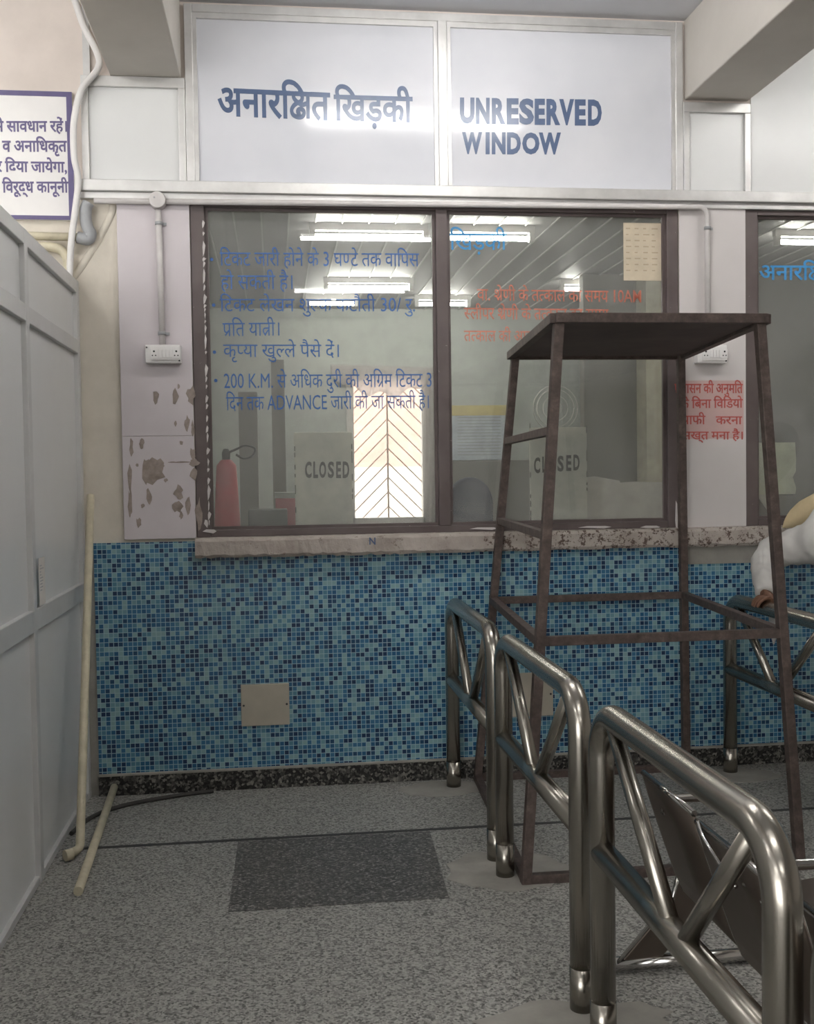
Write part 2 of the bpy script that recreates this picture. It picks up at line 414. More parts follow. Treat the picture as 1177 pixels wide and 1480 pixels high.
wb.box(XL, W1L, 0, T, SILL_Z, WT); wb.box(W1R, W2L, 0, T, SILL_Z, WT); wb.box(W2R, XR, 0, T, SILL_Z, WT)
struct(wb.build('wall_back', M['cream']))
struct(box(-.805, XR-.01, -.012, 0, .09, SILL_Z-.004).build('wall_back_mosaic', M['mosaic']))
sk = MB().box(-.805, XR-.01, -.03, 0, 0, .088); struct(sk.build('baseboard_back', M['granite_black']))
struct(box(-.805, XR-.01, -.033, 0, .088, .096).build('trim_1', M['cement']))
struct(box(-.885, -.805, -.006, 0, 0, SILL_Z-.004).build('trim_7', M['cement']))
def beam(x0, x1, z): return struct(box(x0, x1, YB, -.001, z, CEIL+.001).build('beam', M['beam'], bevel=.006))
bl = P(160, 112, 0); br = P(262, 112, 0); beam(bl.x, br.x, bl.z)
b2 = P(989, 145, 0); b3 = P(1080, 147, 0); beam(b2.x, b3.x, b2.z)
beam(-3.2, -2.9, b2.z); beam(4.3, 4.6, b2.z)
# floor: joint strip, dark slab inset, cement patches round the post feet
struct(box(-.78, XR-.02, -.722, -.698, 0, .0012).build('floor_joint', M['groove']))
struct(MB().prism([(-.168, -.733, 0), (.585, -.733, 0), (.552, -1.405, 0), (-.177, -1.405, 0)], (0, 0, .0015)).build('floor_inset_slab', M['granite_dark']))
def blob(cx, cy, rx, ry, seed, n=26):
    rnd = random.Random(seed)
    return [(cx+rx*math.cos(a)*(.85+.3*rnd.random()), cy+ry*math.sin(a)*(.85+.3*rnd.random()), 0) for a in [2*math.pi*i/n for i in range(n)]]
for i, (cx, cy, rx, ry) in enumerate([(.80, -1.19, .21, .19), (.74, -2.27, .26, .13), (.72, -.17, .2, .11), (2.1, -.2, .2, .12)]):
    struct(MB().prism(blob(cx, cy, rx, ry, i), (0, 0, .002)).build('floor_cement_patch', M['cement']))

# windowsill slabs
def sill(x0, x1, name, mat, sd):
    rnd = random.Random(sd); mb = MB(); n = 60; zt, zb = SILL_Z+.002, P(600, 800, -.07).z
    pr = []
    for i in range(n+1):
        x = x0+(x1-x0)*i/n; j = lambda k: (rnd.random()-.5)*k
        pr += [(x, .02, zt+.012), (x, -.062, zt+.008+j(.003)), (x, -.074+j(.005), zt-.006+j(.004)), (x, -.074+j(.007), zb+.014+j(.008)), (x, -.062+j(.006), zb+j(.008)), (x, -.005, zb+j(.003))]
    fs = [(i*6+k, i*6+k+1, (i+1)*6+k+1, (i+1)*6+k) for i in range(n) for k in range(5)] + [tuple(range(6)), tuple(n*6+k for k in range(6))[::-1]]
    return struct(mb.add(pr, fs, False).build(name, mat))
s1 = sill(P(282, 790, -.07).x, P(700, 790, -.07).x, 'windowsill', M['sill'], 1)
s2 = sill(P(700, 790, -.07).x, XR-.02, 'windowsill', M['sill_pit'], 2)
lettering('sill_mark', [('N', 534, 787, 543, 787, 9)], M['navy_ink'], -.0785, s1, .02)
struct(box(P(990, 800, 0).x, P(1105, 800, 0).x, -.02, -.011, P(1000, 815, 0).z, SILL_Z-.06).build('trim_2', M['cement']))

# ------------------------------------------------------------------ ticket windows
def window(name, x0, x1, mull, z0, z1, panes):
    e = empty(name, (x0, 0, z0), kind='structure'); fr = MB(); y0, y1 = -.012, .07
    lw = .062
    fr.box(x0, x0+lw, y0, y1, z0, z1); fr.box(x1-.055, x1, y0, y1, z0, z1)
    fr.box(x0+lw, x1-.055, y0, y1, z0, z0+.032); fr.box(x0+lw, x1-.055, y0, y1, z1-.022, z1)
    fr.build('window_frame', M['brown'], e, bevel=.003)
    for m in mull: box(m-.027, m+.027, y0-.003, y1, z0+.03, z1-.02).build('mullion', M['brown'], e, bevel=.003)
    bd = MB(); ed = [x0+lw]+[v for m in mull for v in (m-.027, m+.027)]+[x1-.055]
    out = []
    for k in range(0, len(ed), 2):
        a, b = ed[k], ed[k+1]
        for q in ((a, a+.014, z0+.03, z1-.02), (b-.014, b, z0+.03, z1-.02), (a+.014, b-.014, z0+.03, z0+.046), (a+.014, b-.014, z1-.034, z1-.02)):
            bd.box(q[0], q[1], .012, .03, q[2], q[3])
        g = box(a, b, .03, .034, z0+.03, z1-.02).build('glass_pane', M['glass'], e); out.append(g)
    bd.build('glazing_bead', M['brown'], e)
    return e, out
w1, (gl, gr) = window('window_1', W1L, W1R, [P(640, 500, 0).x], SILL_Z+.012, WT, 2)
w2, (gl2, gr2) = window('window_2', W2L, W2R, [3.15], SILL_Z+.012, WT, 2)
GY = .029
lettering('painted_notice', [
    ('टिकट जारी होने के 3 घ<ण>टे तक वापिस', 318, 384, 606, 385, 19),
    ('हो सकती है।', 319, 418, 423, 418, 20),
    ('टिकट लेखन शु<ल>क कटौती 30/ रु.', 318, 450, 600, 450, 18),
    ('प^ति यात^ी।', 322, 486, 404, 485, 19),
    ('कृ<प>या खु<ल>ले पैसे दें।', 323, 516, 490, 516, 18),
    ('200 K.M. से अधिक दुरी की अग^िम टिकट 3', 324, 561, 624, 559, 19),
    ('दिन तक ADVANCE जारी की जा सकती है।', 327, 593, 620, 590, 19)], M['blue_ink'], GY, gl, -.004)
bul = MB()
for (x, y) in ((306, 375), (309, 441), (310, 509), (312, 550)):
    c = P(x, y, GY); bul.lathe(c, [(.008, -.0012), (.008, 0)], 10, 'y')
bul.build('bullet_dots', M['blue_ink'], gl)
lettering('painted_heading', [('खिड़की', 650, 361, 733, 361, 23)], M['sky_ink'], GY, gr, .006)
lettering('painted_notice', [('वा. श^ेणी के त<त>काल का समय 10AM', 690, 434, 927, 437, 16),
    ('<स>लीपर श^ेणी के त<त>काल का समय', 671, 461, 880, 463, 16), ('त<त>काल की आरक्षण'.replace('क्ष', '#'), 671, 493, 792, 494, 15)], M['red_ink'], GY, gr, .004)
lettering('painted_heading', [('अनारक्षित खिड़की'.replace('क्ष', '#'), 1098, 404, 1300, 405, 20)], M['sky_ink'], GY, gl2, .012)
# loose white paint along the left jamb
fl = MB(); rnd = random.Random(4); xs = P(297, 500, -.013).x
z = 1.2
while z < 2.55:
    h = .015+.06*rnd.random(); wd = .002+.005*rnd.random()
    k1, k2 = rnd.random()*.004, rnd.random()*.006
    fl.prism([(xs-wd+k1, -.0135, z), (xs+wd*.6, -.0135, z+h*.2), (xs+wd+k2, -.0135, z+h*.7), (xs, -.0135, z+h), (xs-wd*.7, -.0135, z+h*.6)], (0, -.002, 0)); z += h*(.8+rnd.random())
for (x, y, a, h) in ((303, 768, 10, 3), (298, 757, 3, 6), (700, 764, 22, 2), (860, 762, 26, 2), (940, 762, 16, 2.5), (978, 752, 2, 30)):
    c = P(x, y, -.0135); fl.prism([c+Vector((-a/320, 0, 0)), c+Vector((-a/700, 0, h/320)), c+Vector((a/500, 0, h/380)), c+Vector((a/320, 0, 0)), c+Vector((a/600, 0, -h/320))], (0, -.002, 0))
fl.build('flaking_paint', M['flake'], w1)

# ------------------------------------------------------------------ aluminium strip, sign board, wall boards
zs0, zs1 = P(600, 283, -.05).z, P(600, 267, -.05).z
struct(MB().box(P(116, 280, 0).x, XR-.02, -.05, 0, zs0, zs1).box(P(116, 280, 0).x, XR-.02, -.03, 0, zs0-.03, zs0).build('trim_3', M['alu'], bevel=.003))
sx0, sx1 = P(268, 150, -.03).x, P(988, 150, -.03).x; sz0, sz1 = zs1, P(600, 17, -.03).z; smx = P(640.5, 150, -.03).x
sb = empty('sign_board', (sx0, -.03, sz0), 'large white aluminium framed sign board reading UNRESERVED WINDOW above the glass ticket window', 'sign')
fr = MB(); fw = .036
fr.box(sx0, sx0+fw, -.03, 0, sz0, sz1); fr.box(sx1-fw, sx1, -.03, 0, sz0, sz1); fr.box(sx0+fw, sx1-fw, -.03, 0, sz1-.036, sz1)
fr.box(smx-.021, smx+.021, -.036, 0, sz0, sz1-.036)
fr.build('frame', M['alu'], sb, bevel=.003)
bd = MB()
for a, b in ((sx0+fw, smx-.021), (smx+.021, sx1-fw)):
    for q in ((a, a+.018, sz0, sz1-.036), (b-.018, b, sz0, sz1-.036), (a+.018, b-.018, sz1-.06, sz1-.036)): bd.box(q[0], q[1], -.024, 0, q[2], q[3])
bd.build('beading', M['alu'], sb)
p1 = box(sx0+fw, smx-.021, -.012, 0, sz0, sz1-.036).build('panel', M['sign'], sb)
p2 = box(smx+.021, sx1-fw, -.012, 0, sz0, sz1-.036).build('panel', M['sign'], sb)
lettering('lettering', [('अनारक्षित'.replace('क्ष', '#'), 315, 166, 478, 173, 38), ('खिड़की', 483, 173, 597, 176, 35)], M['navy_ink'], -.012, p1, .022)
spelled('lettering', [('U', 665, 686), ('N', 688, 708), ('R', 711, 731), ('E', 732.5, 750), ('S', 750.5, 772), ('E', 773, 788), ('R', 790, 810), ('V', 808.5, 830), ('E', 831, 847), ('D', 850, 870)], 179, 38, M['navy_ink'], -.012, p2, .05, .016)
spelled('lettering', [('W', 668, 697), ('I', 702, 708), ('N', 711, 731), ('D', 733, 753), ('O', 755, 780), ('W', 779, 811)], 223, 32, M['navy_ink'], -.012, p2, .05, .005)
def wall_panel(name, x0, x1, z0, z1, label, rim='lrt'):
    e = empty(name, (x0, 0, z0), label, 'panel'); f = MB(); k = .03
    if 'l' in rim: f.box(x0, x0+k, -.028, 0, z0, z1-.045)
    if 'r' in rim: f.box(x1-k, x1, -.028, 0, z0, z1-.045)
    f.box(x0, x1, -.028, 0, z1-.045, z1)
    f.build('frame', M['alu'], e, bevel=.002)
    box(x0+.005, x1-.005, -.01, 0, z0, z1-.04).build('board', M['panel_grey'], e); return e
wall_panel('infill_panel', P(118, 200, -.028).x, sx0-.002, zs1, P(200, 113, 0).z-.002, 'small dusty grey infill panel under the left ceiling beam beside the big sign')
wall_panel('infill_panel', sx1+.002, P(1086, 200, -.028).x, zs1, P(1030, 148, -.028).z, 'small grey infill panel under the right ceiling beam')
wp = wall_panel('infill_panel', P(1087, 200, -.028).x, 4.25, zs1, P(1130, 60, 0).z+.25, 'wide pale infill panel right of the right ceiling beam above the second window', 'r')
box(P(88, 200, -.004).x*0+P(120, 60, 0).x, P(130, 60, 0).x, -.02, 0, P(125, 123, 0).z, CEIL).build('trim_4', M['alu'])['kind'] = 'structure'
# painted boards on the piers
bx0, bx1 = P(173, 500, -.02).x, P(292, 740, -.02).x
pb = empty('pier_board', (bx0, -.02, SILL_Z), 'lavender painted pier board with peeling patches left of the ticket window', 'board')
nb = MB()
zc = [P(230, 779, -.02).z, P(230, 630, -.02).z, zs0-.03]
box(bx0, W1L-.002, -.02, -.013, zc[0], zc[1]-.0012).build('lower_sheet', M['board'], pb, bevel=.002)
box(bx0, W1L-.002, -.0195, -.013, zc[1], zc[2]).build('upper_sheet', M['board'], pb, bevel=.002)
rnd = random.Random(11)
for (x, y, a, h) in ((225, 574, 5, 9), (254, 573, 5, 11), (276, 572, 6, 14), (222, 680, 17, 18), (212, 678, 8, 20), (230, 678, 8, 14), (205, 640, 4, 9), (190, 646, 3, 12), (188, 690, 3, 20), (188, 726, 3, 22), (215, 718, 4, 11),
        (258, 712, 7, 11), (257, 732, 8, 10), (272, 730, 4, 12), (287, 742, 5, 24), (281, 669, 7, 6), (280, 685, 5, 9), (262, 640, 3, 4), (254, 612, 2, 4), (271, 612, 4, 12), (279, 621, 3, 12), (279, 655, 4, 9), (206, 731, 3, 3), (200, 755, 4, 7), (262, 668, 14, 1.2), (252, 668, 8, 1), (198, 672, 2, 3), (240, 694, 3, 3), (262, 745, 3, 6), (258, 559, 2, 4)):
    c = P(x, y, -.0202); n = 11
    MB().prism([c+Vector((a/320*math.cos(t)*(.55+.7*rnd.random()), 0, h/320*math.sin(t)*(.55+.7*rnd.random()))) for t in [2*math.pi*i/n for i in range(n)]], (0, -.0006-.00012*(int(x+y) % 7), 0)).build('peeling_patch', M['peel'], pb)
rb = empty('pier_board', (W1R, -.02, SILL_Z), 'whitish pier board with red lettering between the two ticket windows', 'board')
box(W1R+.002, W2L-.002, -.018, -.013, SILL_Z+.01, zs0-.03).build('sheet', M['board_r'], rb)
box(P(984, 550, -.018).x, P(1075, 550, -.018).x, -.0188, -.017, P(1030, 634, -.018).z, P(1030, 550, -.018).z).build('painted_band', M['pink_band'], rb)
lettering('lettering', [('प^शासन की अनुमति', 975, 568, 1074, 568, 13), ('के बिना विडियो', 983, 590, 1074, 589, 12), ('ग^ाफी', 986, 613, 1020, 613, 12), ('करना', 1035, 613, 1073, 613, 11),
    ('सख्त मना है।', 986, 635, 1074, 635, 11)], M['red_wall'], -.0188, rb, .012)
# hanging notice board at far left
hx1, hz0, hz1 = P(106, 225, -.02).x, P(106, 318, -.02).z, P(106, 133, -.02).z
hn = empty('notice_board', (hx1-.6, 0, hz0), 'white notice board with violet border and Hindi warning text at the left', 'sign')
box(hx1-1.1, hx1, -.02, -.001, hz0, hz1).build('board', M['white_plastic'], hn)
nb = MB(); k = .022
for q in ((hx1-1.1, hx1, hz1-k, hz1), (hx1-1.1, hx1, hz0, hz0+k*.8), (hx1-k*1.1, hx1, hz0+k*.8, hz1-k), (hx1-1.1, hx1-1.1+k, hz0+k*.8, hz1-k)): nb.box(q[0], q[1], -.0212, -.02, q[2], q[3])
nb.build('border', M['violet_ink'], hn)
lettering('lettering', [('से सावधान रहें।', -9, 190, 97, 190, 14.5), ('में व अनाधिकृत', -14, 219, 97, 219, 15), ('र दिया जायेगा,', -6, 248, 97, 249, 14.5), ('के विरूद्ध कानूनी', -16, 278, 99, 278, 15)], M['violet_ink'], -.0202, hn, .022)

# ------------------------------------------------------------------ conduits, switch boards, pipes, cables
def conduit(name, pts, r, label, clamps=(), mat='conduit', seg=12, cat='pipe', fil=.03):
    o = MB().tube(fillet(pts, fil, 6) if fil > .002 else pts, r, seg).build(name, M[mat]); tag(o, label, cat)
    for (x, y, z, ax) in clamps:
        cm = MB().lathe((x, y, z), [(r+.004, -.007), (r+.004, .007)], 14, ax)
        cm.box(x+r, x+r+.018, y+r-.004, y+r-.001, z-.006, z+.006) if ax == 'z' else None
        cm.build('clamp', M['pvc_grey'], o)
    return o
cy = -.044; zc0 = P(400, 289, cy).z
cond = conduit('conduit_pipe', [(P(136, 288, cy).x, cy, P(128, 290, cy).z), (P(1022, 300, cy).x, cy, zc0), (P(1024, 500, cy).x, cy, P(1024, 503, cy).z)], .0125,
        'long horizontal white conduit under the aluminium strip turning down at right', [(P(1023, 330, cy).x, cy, P(1023, 330, cy).z, 'z')], fil=.04)
jc = P(228, 290, -.05)
jb = MB().lathe((jc.x, 0, jc.z), [(.034, -.075), (.036, -.07), (.036, -.022)], 24, 'y').build('junction_box', M['conduit'], cond)
MB().lathe((jc.x-.012, -.0755, jc.z+.008), [(.004, -.002), (.004, 0)], 8, 'y').build('screw', M['pvc_grey'], jb)
cy = -.04
conduit('conduit_pipe', [(jc.x, cy, jc.z-.038), (P(235, 500, cy).x, cy, P(235, 501, cy).z)], .0135, 'short vertical white conduit dropping from the junction box to the left switch board',
        [(P(230, 323, cy).x, cy, P(230, 323, cy).z, 'z'), (P(234.5, 482, cy).x, cy, P(234, 482, cy).z, 'z')])
def switch_board(x0, y0, x1, y1, Y, label):
    a, b = P(x0, y0, Y), P(x1, y1, Y); w_, h_ = b.x-a.x, a.z-b.z
    e = empty('switch_board', (a.x, Y, b.z), label, 'switch board', 'white switch boards on the piers')
    box(a.x, b.x, Y-.045, Y, b.z, a.z).build('box', M['white_plastic'], e, bevel=.004)
    box(a.x+.022, b.x-.006, Y-.052, Y-.045, b.z+.012, a.z-.008).build('plate', M['white_plastic'], e, bevel=.002)
    for (u, kind) in ((.22, 0), (.40, 1), (.50, 1), (.60, 1), (.70, 1), (.84, 0)):
        cx = a.x+u*w_+.006; cz = (a.z+b.z)/2
        if kind: box(cx-.006, cx+.006, Y-.057, Y-.052, cz-.018, cz+.018).build('switch', M['white_plastic'], e, bevel=.001)
        else:
            so = box(cx-.015, cx+.015, Y-.0545, Y-.052, cz-.021, cz+.021).build('socket', M['white_plastic'], e, bevel=.001)
            hb = MB()
            for (du, dz, r) in ((0, .01, .0045), (-.007, -.008, .003), (.007, -.008, .003)): hb.lathe((cx+du, Y-.0548, cz+dz), [(r, -.0006), (r, .0006)], 10, 'y')
            hb.build('socket_holes', M['black'], so)
    for (x, zz) in ((a.x+.008, a.z-.012), (b.x-.007, b.z+.01)): MB().lathe((x, Y-.046, zz), [(.004, -.002), (.004, .002)], 8, 'y').build('screw', M['black'], e)
    return e
switch_board(211, 500, 263, 526, -.02, 'white switch board on the lavender pier left of the window')
switch_board(1003, 500, 1046, 526, -.018, 'white switch board between the windows behind the rusty stand')
g = lambda x, y, Y=-.05: P(x, y, Y)
conduit('drain_pipe', bez([g(128, 293), g(124, 302), g(124, 318), g(127, 330), g(131, 338), g(127, 346), g(112, 343)], 6), .026, 'grey elbow pipe hooking down beside the notice board corner', mat='pvc_grey', fil=.001)
conduit('wall_pipe', [g(115, 343), g(-40, 338)], .018, 'white straight pipe running left under the notice board', mat='pvc', fil=.001)
conduit('wall_pipe', bez([g(40, 357), g(75, 357), g(92, 365), g(98, 382), g(97, 420)], 6), .020, 'cream bent pipe curving down behind the partition top', mat='pvc', fil=.001)
conduit('wall_cable', bez([P(108, 0, -.03), P(122, 40, -.03), P(141, 78, -.04), P(141, 100, -.05), P(118, 130, -.06), P(107, 175, -.07), P(107, 225, -.08), P(113, 260, -.07), P(108, 310, -.075), P(103, 350, -.08), P(100, 410, -.05)], 8), .0145, 'thick white cable snaking down the wall from the left beam', mat='white_plastic', cat='cable', fil=.001)
conduit('plastered_pipe', bez([P(163, 296, 0), P(160, 312, .005), P(143, 345, .004), P(118, 385, .004), P(100, 408, .006)], 6), .018, 'diagonal pipe half buried in cream plaster left of the pier board', mat='cream', fil=.001)
pv = conduit('standing_pvc_pipe', [PX(131, 716, -.80), (-.752, -.80, .03), (-.79, -.838, .024)], .0165, 'long cream plastic pipe standing against the grey partition', mat='pvc', fil=.03)
MB().tube([(-.775, -.831, .024), (-.798, -.848, .024)], .021, 14).build('elbow_socket', M['pvc'], pv)
conduit('loose_pvc_pipe', [(-.690, -1.19, .0165), (-.735, -.05, .045)], .0165, 'short cream plastic pipe lying loose on the floor', mat='pvc', fil=.001)
conduit('floor_cable', bez([(-.83, -.55, .009), (-.78, -.34, .009), (-.66, -.2, .009), (-.45, -.1, .009), (-.3, -.06, .009)], 8), .009, 'black cable lying on the floor along the skirting', mat='cable', cat='cable', fil=.001)
def cover(x0, y0, x1, y1, label):
    a, b = P(x0, y0, -.02), P(x1, y1, -.02)
    o = tag(box(a.x, b.x, -.022, -.011, b.z, a.z).build('cover_plate', M['plate'], bevel=.002), label, 'cover plate', 'cover plates on the mosaic')
    for x in (a.x+.012, b.x-.012): MB().lathe((x, -.0225, (a.z+b.z)/2), [(.005, -.0015), (.005, .001)], 8, 'y').build('screw', M['black'], o)
cover(348, 990, 419, 1047, 'beige square cover plate on open blue mosaic at left of the railings')
cover(726, 974, 800, 1034, 'beige cover plate on the mosaic seen through the railings')

# ------------------------------------------------------------------ left partition
pa = empty('partition_screen', (-.84, 0, 0), 'grey aluminium framed partition screen along the left side', 'partition')
PXX = -.84; ys = [-.015, -1.0, -1.95, -2.9, -3.85]; zt = 2.285
rails = [(zt-.055, zt), (1.965, 2.025), (.885, .962), (0, .11)]
k = MB()
for i, y in enumerate(ys): k.box(PXX-.045, PXX, y-.05, y, 0, zt)
k.build('upright', M['alu_grey'], pa, bevel=.003) if False else None
for y in ys: box(PXX-.045, PXX, y-.05, y, 0, zt).build('upright', M['alu_grey'], pa, bevel=.003)
for a, b in rails[:3]:
    for i in range(len(ys)-1): box(PXX-.043, PXX-.001, ys[i+1], ys[i]-.05, a, b).build('rail', M['alu_grey'], pa, bevel=.003)
for i in range(len(ys)-1):
    box(PXX-.043, PXX-.004, ys[i+1], ys[i]-.05, 0, .028).build('bottom_rail', M['alu_grey'], pa, bevel=.003)
    for a, b in ((.028, .885), (.962, 1.965), (2.025, zt-.055)):
        box(PXX-.030, PXX-.020, ys[i+1], ys[i]-.05, a, b).build('panel', M['panel_grey'], pa)
st = tag(box(PXX, PXX+.0012, -.965, -.868, .968, 1.138).build('sticker', M['white_paper']), 'small white paper sticker on the partition upright', 'sticker')
ln = MB(); rnd = random.Random(3)
for i in range(9): ln.box(PXX+.0012, PXX+.0016, -.952, -.952+.02+.05*rnd.random(), 1.02+i*.011, 1.024+i*.011)
ln.build('print_lines', M['pvc_grey'], st)

# ------------------------------------------------------------------ queue railings
def railing(x, y0, y1, label, name='queue_railing', h=.838, r=.0315, apex=0):
    e = empty(name, (x, (y0+y1)/2, 0), label, 'railing', 'stainless queue railings')
    zt = h; zm = .487
    MB().tube(fillet([(x, y0, 0), (x, y0, zt), (x, y1, zt), (x, y1, 0)], .115, 12), r, 24).build('bent_tube', M['steel'], e)
    MB().tube([(x, y0, zm), (x, y1, zm)], r*.97, 24).build('middle_rail', M['steel'], e)
    ym = (y0+y1)/2+apex
    for s, yy in ((1, y0), (-1, y1)):
        d = 1 if y1 > y0 else -1
        MB().tube([(x, yy+s*d*.10, zt-.02), (x, ym-s*d*.038, zm+.01)], .0195, 18).build('diagonal_brace', M['steel'], e)
        MB().tube([(x, yy, 0), (x, yy, .115)], r+.0012, 24).build('floor_sleeve', M['steel'], e)
    return e
RX = .781
railing(RX, -.14, -1.075, 'stainless queue railing nearest the mosaic wall, left of the rusty stand')
railing(RX, -1.235, -2.19, 'middle stainless queue railing of the long row beside the rusty stand foot')
railing(RX, -2.375, -3.32, 'large stainless queue railing in the foreground in front of the steel bench', apex=-.03)
railing(RX, -3.475, -4.2, 'stainless queue railing cut off by the lower right corner', h=.80)
railing(2.10, -.13, -1.08, 'stainless queue railing under the hand of the person at the second window', h=.815)

# ------------------------------------------------------------------ rusty stand
rs = empty('steel_stand', (1.36, -.7, 0), 'tall rusty steel angle stand with flat top in front of the window', 'stand')
FLb, FRb, BLb, BRb = Vector((.834, -1.322, .012)), Vector((1.835, -1.318, .012)), Vector((.902, -.075, .012)), Vector((1.905, -.075, .012))
FLt, FRt, BLt, BRt = P(808, 462, -1.26), P(1098, 458, -1.26), P(745, 511, -.12), P(984, 507, -.12)
for t in (FLt, FRt, BLt, BRt): t.z = 1.945
lg = [(FLb, FLt), (FRb, FRt), (BLb, BLt), (BRb, BRt)]
for a, b in lg: MB().bar(a-Vector((0, 0, .012)), b, .034, .034, (0, 1, 0)).build('leg', M['rust'], rs, bevel=.002)
at = lambda k, z: lg[k][0].lerp(lg[k][1], (z-.012)/(1.945-.012))
zf = .835
for z, w_ in ((zf, .032), (.016, .032)):
    for i, j in ((0, 1), (2, 3), (0, 2), (1, 3)): MB().bar(at(i, z), at(j, z), w_, w_).build('cross_bar', M['rust'], rs, bevel=.002)
for z in (1.562, 1.20): MB().bar(at(0, z), at(2, z), .03, .03).build('rung', M['rust'], rs, bevel=.002)
tp = MB(); e_ = .018
c4 = [FLt+Vector((-e_, -e_, .0)), FRt+Vector((e_, -e_, .0)), BRt+Vector((e_, e_, .0)), BLt+Vector((-e_, e_, .0))]
tp.prism(c4, (0, 0, .004)); tp.build('top_sheet', M['rust_sheet'], rs)
for i, j in ((0, 1), (1, 2), (2, 3), (3, 0)): MB().bar(c4[i]+Vector((0, 0, .004)), c4[j]+Vector((0, 0, .004)), .034, .034).build('top_rim', M['rust'], rs, bevel=.002)

# ------------------------------------------------------------------ steel waiting bench behind the near railing
sbn = empty('waiting_bench', (1.2, -2.9, 0), 'steel waiting bench with chrome edges seen from behind through the near railing', 'bench')
def seat_unit(y0, y1, zt):
    prof = [(.905, zt), (.93, zt-.08), (.96, zt-.17), (.99, zt-.255), (1.01, zt-.30), (1.05, zt-.325), (1.14, zt-.32), (1.28, zt-.30), (1.40, zt-.285), (1.43, zt-.30)]
    n = len(prof); vs = [(x, y, z) for y in (y0, y1) for x, z in prof]
    s_ = MB().add(vs, [(i, i+1, n+i+1, n+i) for i in range(n-1)], True).build('seat_shell', M['seat_sheet'], sbn)
    so = s_.modifiers.new('thick', 'SOLIDIFY'); so.thickness = .006
    MB().tube([(.903, y0, zt+.003), (.903, y1, zt+.003)], .0075, 10).build('chrome_edge', M['chrome'], s_)
    MB().tube([(x-.004, y0, z) for x, z in prof[:5]], .003, 8).build('side_edge', M['chrome'], s_)
for a, b, zt in ((-2.33, -2.66, .66), (-2.675, -3.13, .648), (-3.15, -3.62, .655)): seat_unit(a, b, zt)
for y in (-2.42, -2.88, -3.35):
    MB().tube(fillet([(.925, y, .585), (.935, y, .622), (1.13, y, .622), (1.17, y, .36)], .03, 6), .011, 12).build('armrest', M['chrome'], sbn)
MB().tube(bez([(.898, -2.69, .655), (.89, -2.74, .64), (.894, -2.80, .615), (.91, -2.86, .575)], 6), .005, 8).build('loose_trim', M['chrome'], sbn)
MB().tube(bez([(.915, -2.98, .60), (.945, -2.98, .50), (.99, -2.98, .41), (1.05, -2.98, .355)], 6), .012, 12).build('back_bracket', M['chrome'], sbn)
MB().bar((1.16, -2.05, .335), (1.16, -3.8, .335), .05, .04).build('beam_bar', M['rust_sheet'], sbn)
for y in (-2.0, -3.75):
    MB().tube([(.93, y, .022), (1.42, y, .022)], .02, 14).build('floor_bar', M['chrome'], sbn)
    MB().prism([(.945, y-.012, .03), (1.10, y-.012, .20), (1.13, y-.012, .315), (1.20, y-.012, .315), (1.18, y-.012, .17), (1.07, y-.012, .04)], (0, .024, 0)).build('leg', M['seat_sheet'], sbn, bevel=.004)
    MB().tube([(.935, y-.012, .03), (1.10, y-.012, .21), (1.13, y-.012, .315)], .006, 8).build('leg_edge', M['chrome'], sbn)

# ------------------------------------------------------------------ ticket office behind the glass
OX0, OX1, OY1, OZ = -1.6, 5.4, 4.0, 2.79
g0 = P(505, 545, OY1); g1 = P(617, 752, OY1)
ob = MB()
ob.box(OX0, g0.x, OY1, OY1+.15, 0, OZ); ob.box(g1.x, OX1, OY1, OY1+.15, 0, OZ); ob.box(g0.x, g1.x, OY1, OY1+.15, 0, g1.z); ob.box(g0.x, g1.x, OY1, OY1+.15, g0.z, OZ)
struct(ob.build('wall_office_back', M['off_wall']))
struct(box(OX0-.1, OX0, .12, OY1, 0, OZ).build('wall_office_left', M['off_wall'])); struct(box(OX1, OX1+.1, .12, OY1, 0, OZ).build('wall_office_right', M['off_grey']))
struct(box(OX0, OX1, .12, OY1, OZ, OZ+.1).build('ceiling_office', M['off_ceil'])); struct(box(OX0, OX1, .25, OY1, -.1, 0).build('floor_office', M['off_grey']))
rb_ = MB()
for i in range(48): x = OX0+.1+i*.145; rb_.box(x, x+.009, .13, OY1, OZ-.008, OZ)
struct(rb_.build('trim_5', M['off_rib']))
w3 = empty('window_3', (g0.x, OY1, g1.z), kind='structure'); fr = MB(); t_ = .03
for q in ((g0.x-.03, g0.x+t_, g1.z-.03, g0.z+.03), (g1.x-t_, g1.x+.03, g1.z-.03, g0.z+.03), (g0.x, g1.x, g0.z-t_, g0.z+.03), (g0.x, g1.x, g1.z-.03, g1.z+t_)): fr.box(q[0], q[1], OY1-.02, OY1+.1, q[2], q[3])
fr.build('window_frame', M['white_paper'], w3)
gm = MB(); xm = (g0.x+g1.x)/2; hw = (g1.x-g0.x)/2
gm.bar((xm, OY1+.05, g1.z), (xm, OY1+.05, g0.z), .014)
zz = g1.z-hw
while zz < g0.z:
    for s in (-1, 1):
        a = Vector((xm+s*hw, OY1+.05, zz)); b = Vector((xm, OY1+.05, zz+hw))
        if a.z < g1.z: q = (g1.z-a.z)/hw; a = a.lerp(b, q)
        if b.z > g0.z: q = (g0.z-a.z)/(b.z-a.z); b = a.lerp(b, q)
        gm.bar(a, b, .009, .009, (0, 1, 0))
    zz += .122
gm.build('chevron_grille', M['grille'], w3)
cu = MB(); vs = []; fs = []; yy = OY1-.05; nx = 40
top = [P(478, 527, yy), P(628, 531, yy)]
for i in range(nx+1):
    u = i/nx; a_ = top[0].lerp(top[1], u); sag = .17*math.sin(math.pi*u)**.7+.07
    for k in range(6):
        v = k/5; vs.append((a_.x, yy+.012*math.sin(u*38+v*3), a_.z-sag*v*(1+.12*math.sin(u*23))))
